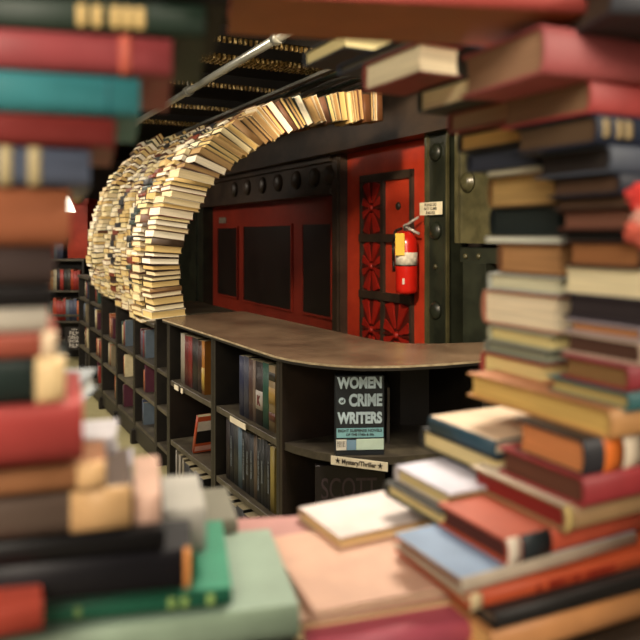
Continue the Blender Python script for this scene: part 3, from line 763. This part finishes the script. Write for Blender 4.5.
# small red book front left bottom
flat((43, 604, .49), 632, 23, -.2, .05, 0, 'c0402c', 'd8b890', 'small orange-red book poking in at the bottom left corner')
o, L, W, T = flat((232, 588, .575), 606, 11, -.26, .14, 0, '1f6e50', 'c8b890', 'emerald green book with gilt spine lettering under the black books', '2fa078')
for x in (-.05, -.04, -.02): band(o, L, W, T, L/2+x, L/2+x+.006, '8aa860', 'gilt_ornament', -.4, .4)
for x in (-.12, -.15, -.19, -.2): band(o, L, W, T, L/2+x, L/2+x+.005, '7a9a60', 'gilt_ornament', -.4, .4)
flat((300, 606, .59), 640, 13, -.32, .16, 0, '8fa88c', 'c9c0a0', 'large pale sage green book at the bottom left', '96b29a')
flat((296, 640, .60), 680, 13, -.30, .16, 0, '2b2a26', 'a89878', 'dark book beneath the large pale sage green one')
# second ring behind the left pile (stepping down to the right)
inner_l = [
 (78, 385, 408, .70, 6, 'a8b0b4', 'c8ccc8', 'pale grey book end peeping out above and behind the thick bright red one', -.12, .09),
 (116, 436, 466, .61, 14, 'd8d2d8', 'e4dce0', 'white book end behind the thick bright red one', -.04, .06),
 (132, 468, 500, .62, 14, 'c9c4d4', 'd6ccd4', 'lilac-white book end above the peach one, behind left pile', -.035, .06),
 (161, 494, 527, .545, 14, 'd8a890', 'e0c0a4', 'small peach book end on the right end of the upper black book', -.020, .10),
 (206, 508, 556, .605, 14, 'b8b4a8', 'd8cfb8', 'grey-white book stepping out behind the two black books', -.06, .09),
 (238, 520, 556, .735, 14, '7f7c68', 'a89a78', 'grey-olive book behind the emerald green one', -.14, .10),
]
for (u, vt, vb, d, A, sc, pc, lab, R, K) in inner_l:
    flat((u, vt, d), vb, A, R, K, 0, sc, pc, lab)
# bottom centre
flat((228, 544, .78), 562, 6, .16, .07, 0, 'a06a60', 'c0a080', 'dusty pink book lying behind the peach one at bottom centre', 'c08078')
flat((315, 611, .635), 622, 20, .165, .165, 2, 'd8a88c', 'e0cfa8', 'flat peach covered book at bottom centre', 'dca688')
flat((266, 627, .625), 652, 17, .22, .14, 2, 'b08060', 'd8c090', 'yellow edged book under the flat peach one')
flat((340, 538, .76), 554, 28, .16, .10, 2, 'b89878', 'd8b880', 'white covered book on the far side of the flat peach one', 'e0cfc8')
o_, L_, W_, T_ = flat((500, 618, .66), 650, 13, -.18, .09, 0, 'b84658', 'c8a070', 'raspberry pink spined book at the very bottom, right of centre')
# right-hand lower stairs
def fr(u, vt, vb, d, lf, sc, pc, lab, top=None, q=0, R=.22, A=27, K=None, bands=(), paper=False, bulge=None, tilt=0):
    o, L, W, T = flat((u, vt, d), vb, A, R, K or .14, q, sc, pc, lab, top, left=None if K else lf, paper=paper, bulge=bulge, tilt=tilt)
    for (x0, x1, c) in bands: band(o, L, W, T, -L/2+x0, -L/2+x1, c)
    return o, L, W, T
fr(462, 579, 595, .625, 394, 'b8a58c', '7a4630', 'blue covered book with buff spine on the lower right steps', '7f9cc0')
ob, L, W, T = fr(470, 596, 612, .625, 0, 'c8461c', 'c8b890', 'orange-red spined book with dark title letters below the buff spine', K=.13, R=.25, A=24, bands=((0, .012, 'c9b48c'),))
text_mesh('A   MAN  OF  DESTINY', .0095, mat('7a1c10', .6), ob, Matrix.Translation((-.005, -W/2-.0012, 0)) @ RX, bold=.0004)
fr(496, 614, 632, .62, 0, '1c1a17', '6a5a48', 'black spined book under the orange-red titled one', K=.13, R=.22, A=24)
fr(492, 634, 664, .62, 0, 'd08848', 'd8a868', 'light orange-tan book in the bottom right corner', K=.13, R=.22, A=24)
fr(508, 541, 567, .648, 438, 'c84a2c', '4a2018', 'orange-red covered book with white and black spine label on the steps', 'd0583a', bands=((0, .014, 'dccfbc'), (.016, .052, '22282a')))
fr(566, 508, 534, .663, 470, 'a07a4c', '7a1f18', 'cream covered book with dark red page edges on the right steps', 'ddc8ac', bands=((0, .008, 'c8b070'),))
fr(585, 479, 510, .66, 498, 'a82c30', '5a3424', 'scarlet spined book in the lower right pile', 'b04040')
fr(586, 441, 479, .665, 515, '2c2a30', 'c07a48', 'charcoal book with orange and white spine blocks, lower right pile', '3a2a2a', bands=((.024, .048, 'd8702c'), (.05, .075, 'd8c8b0')))
fr(612, 411, 441, .668, 467, 'c88a48', 'c9a55c', 'long honey coloured book with orange edge in the right pile', 'c87848')
fr(630, 394, 413, .67, 547, '2f6a6c', 'a8955c', 'teal spined book with olive pages, right pile', '7f958c')
fr(630, 367, 393, .67, 561, 'a02c34', '7a5a34', 'crimson edged book above the teal one in the right pile', 'b0525a')
fr(642, 343, 367, .67, 562, 'c8a890', '4a3024', 'brown paged book under a cream cover in the right pile', 'd6c4b0')
fr(642, 328, 343, .67, 566, '9a8a90', 'b0784c', 'thin tan paged book with a grey cover, right pile', 'a8a0a8')
fr(648, 300, 328, .67, 563, '3a3038', '2a2224', 'very dark purplish book halfway up the right pile', '3a3438')
fr(648, 270, 300, .67, 565, 'd8cdb0', 'd8cba4', 'cream coloured book with pale pages halfway up the right pile', 'd8ccb0', paper=True)
fr(642, 241, 270, .67, 565, '3a2018', '8a5a34', 'brown paged book above the cream one, right pile')
fr(642, 230, 241, .67, 560, '151414', '1d1814', 'thin black book above the brown paged one, right pile')
fr(636, 207, 230, .67, 558, '5a3024', '6a4434', 'dull brown book with tan corner, right pile')
fr(630, 194, 207, .67, 553, '4a3426', '5a4230', 'thin brown book under the navy spined one, right pile')
fr(621, 172, 194, .67, 548, '1c2233', '4a3424', 'navy spined book with brown page end, upper right pile')
fr(612, 143, 172, .67, 535, '4a5262', '241d1a', 'slate grey spined book with blackish page end, upper right pile')
o, L, W, T = fr(598, 112, 143, .66, 513, '18223a', '54402c', 'dark navy spined book with gilt dots, upper right pile')
for x in (.006, .024, .036): band(o, L, W, T, -L/2+x, -L/2+x+.009, 'b09a70', 'gilt_ornament', -.4, .4)
fr(592, 75, 112, .66, 500, 'c0403c', '7a5c42', 'bright red spined book second from the top right')
fr(545, 22, 72, .63, 461, 'b85050', '9a765a', 'thick rose red book with worn brown page end, top right', A=22)
flat((232, -30, .585), -6, 9, .33, .12, 0, 'c84a40', '6a3c28', 'large salmon red spined book spanning the top of the opening, brown underside', 'b0602f')
flat((612, -24, .585), 12, 7, .14, .14, 0, '3a3c44', '4a3c30', 'slate book end in the top right corner')
# back layer of the right-hand piles
def bk_(u, vt, vb, lf, sc, pc, lab, top=None, q=2, R=.16, d=.80, A=27, paper=False, K=None):
    return fr(u, vt, vb, d, lf, sc, pc, lab, top, q, R, A, K, paper=paper)
bk_(420, 40, 73, 362, '7a2c24', 'd8cba8', 'cream paged book with red underside at the top of the opening', '8a2c26', R=.06)
bk_(345, 30, 48, 303, '1a1e26', 'd8c890', 'small pale page corner peeking under the rust brown book', '20242e', d=1.0, R=.1)
bk_(425, 27, 40, 337, '1e2634', '4a4438', 'navy block standing in for shade above the cream paged book, top of the opening', '26303f')  # book-shaped block added where only dark navy shade falls
bk_(476, 73, 99, 417, '24302a', 'ecd9a8', 'buff paged book next right of the red underside one', '2a3028')
bk_(508, 99, 122, 447, '8a3024', '9a7a5c', 'brown paged book with red cover edges above the amber one', '8a3024')
bk_(522, 122, 143, 457, '2a2018', 'd0a660', 'amber paged book above the slate blue one, back right pile', '241c18')
bk_(536, 143, 165, 466, '3a3f4c', '4a5060', 'slate blue book between amber paged books, back right pile', '2a2e38')
bk_(540, 165, 171, 487, 'c8c4b0', 'd8d4bc', 'very thin white book, upper back right pile', 'c8c4b0', paper=True)
bk_(556, 171, 205, 487, '8a6434', 'c8a468', 'thick amber paged book above the blackish green one, back right pile', '6a5030')
bk_(560, 205, 236, 489, '1c2422', '1f2826', 'thick blackish green book, back right pile', '1c2422')
bk_(562, 236, 244, 485, 'b8bcb0', 'd4d6c6', 'thin greyish white book under the blackish green one', 'b8bcb0', paper=True)
bk_(561, 244, 277, 497, '7a4c2c', 'a87c50', 'light brown book between two white ones, back right pile', '7a4c2c')
bk_(560, 277, 296, 487, 'b0b4a8', 'cdc8a8', 'greyish book resting on the thick ivory one, back right pile', 'b4b8ac')
bk_(557, 296, 335, 481, 'b06a50', 'e0d0b0', 'thick ivory paged book in the back right pile', 'd0c8b8')
bk_(551, 335, 352, 487, 'a8a888', 'cdbc80', 'yellow paged book below the thick ivory one', 'a0a088')
bk_(547, 352, 364, 484, '7d8070', '8f9078', 'grey-green book between yellow paged ones, back right pile', '888a78')
bk_(543, 364, 393, 480, 'a83c34', 'd0bc80', 'yellow paged book at the foot of the back right pile', '9a8a60')
# mid lower right steps
fr(494, 441, 458, .775, 428, '25485a', 'd8c8a8', 'white topped book with petrol blue spine, stepping out at right', 'e0bf98', q=3, R=.14)
fr(496, 458, 481, .775, 420, '282a2c', 'd2bf8a', 'dark covered book with yellow pages below the petrol blue one', '26282a', q=2, R=.14)
fr(450, 494, 512, .745, 394, 'b8b0b0', 'cdb880', 'lavender white covered book on the right steps', 'c8c4d4', q=2, R=.14)
fr(440, 512, 528, .74, 384, '3a3c38', 'cdbc84', 'thin dark covered book beneath the lavender white one', '34342f', q=2, R=.14)
# torn red and pink paper flowers at the right edge
fl_ = empty('paper_flower', Matrix.Translation(P(634, 212, .675)))
tag(fl_, 'crumpled bright red and pink paper scrap at the right edge', 'paper flower')
for k in range(3):
    b = bmesh.new(); rr = random.Random(k)
    bmesh.ops.create_icosphere(b, subdivisions=3, radius=.012)
    for v in b.verts: v.co *= 1+rr.uniform(-.35, .3); v.co.z *= 1.0
    bmesh.ops.translate(b, verts=b.verts[:], vec=((.004, -.005, .014), (.008, -.004, -.003), (.003, -.002, -.02))[k])
    o = mesh_obj('petal', b, mat(('d8403a', 'd8a090', 'c05a48')[k], .6)); o.parent = fl_
# plank the foreground books rest on (below the frame)
b = bmesh.new(); box(b, -.6, .7, .45, .74, 1.07, 1.113); tag(mesh_obj('trim_4', b, umber), kind='structure')
# ------------------------------------------------------------------ lights
def area(loc, tgt, size, power, col):
    l = bpy.data.lights.new('area_light', 'AREA'); l.size = size; l.energy = power; l.color = col
    o = bpy.data.objects.new('area_light', l); C.objects.link(o); o.location = loc
    o.rotation_euler = (Vector(tgt)-Vector(loc)).to_track_quat('-Z', 'Y').to_euler(); return o
def spot(loc, tgt, power, ang, col, r=.08, blend=.6):
    l = bpy.data.lights.new('spotlight', 'SPOT'); l.energy = power; l.spot_size = math.radians(ang); l.spot_blend = blend; l.color = col; l.shadow_soft_size = r
    o = bpy.data.objects.new('spotlight', l); C.objects.link(o); o.location = loc
    o.rotation_euler = (Vector(tgt)-Vector(loc)).to_track_quat('-Z', 'Y').to_euler(); return o
area((.25, 1.75, 2.7), (.0, .65, 1.1), .7, 32, (1, .88, .72))
area((-.35, -1.3, 1.9), (.1, .8, 1.45), .9, 6, (1, .88, .74))  # unseen low front fill, added to brighten the upright book faces
warm = (1, .80, .56); neu = (1, .88, .72)
area((-.2, -1.0, 2.7), (0, .8, 1.2), 1.2, 34, neu)                  # over the photographer
area((1.0, .9, 2.75), (.3, .75, 1.1), .6, 16, neu)                # right above foreground
area((-2.6, 2.6, 2.8), (-1.6, 5.2, 1.2), 1.2, 115, neu)            # aisle, lights the tunnel's outside
area((-3.4, 6.5, 2.8), (-2.8, 6.5, 0), 1.5, 70, neu)
spot((-.2, 2.0, 2.75), (.9, 5.2, 1.5), 230, 50, warm)              # on the red door
spot((.9, 1.8, 2.75), (.1, 2.8, 1.08), 30, 80, warm)
w = bpy.data.worlds.new('world'); bpy.context.scene.world = w; w.use_nodes = True
w.node_tree.nodes['Background'].inputs[0].default_value = (1, .85, .7, 1); w.node_tree.nodes['Background'].inputs[1].default_value = .10
vs = bpy.context.scene.view_settings; vs.view_transform = 'Standard'; vs.look = 'None'; vs.exposure = 1.15; vs.gamma = 1; vs.use_curve_mapping = False
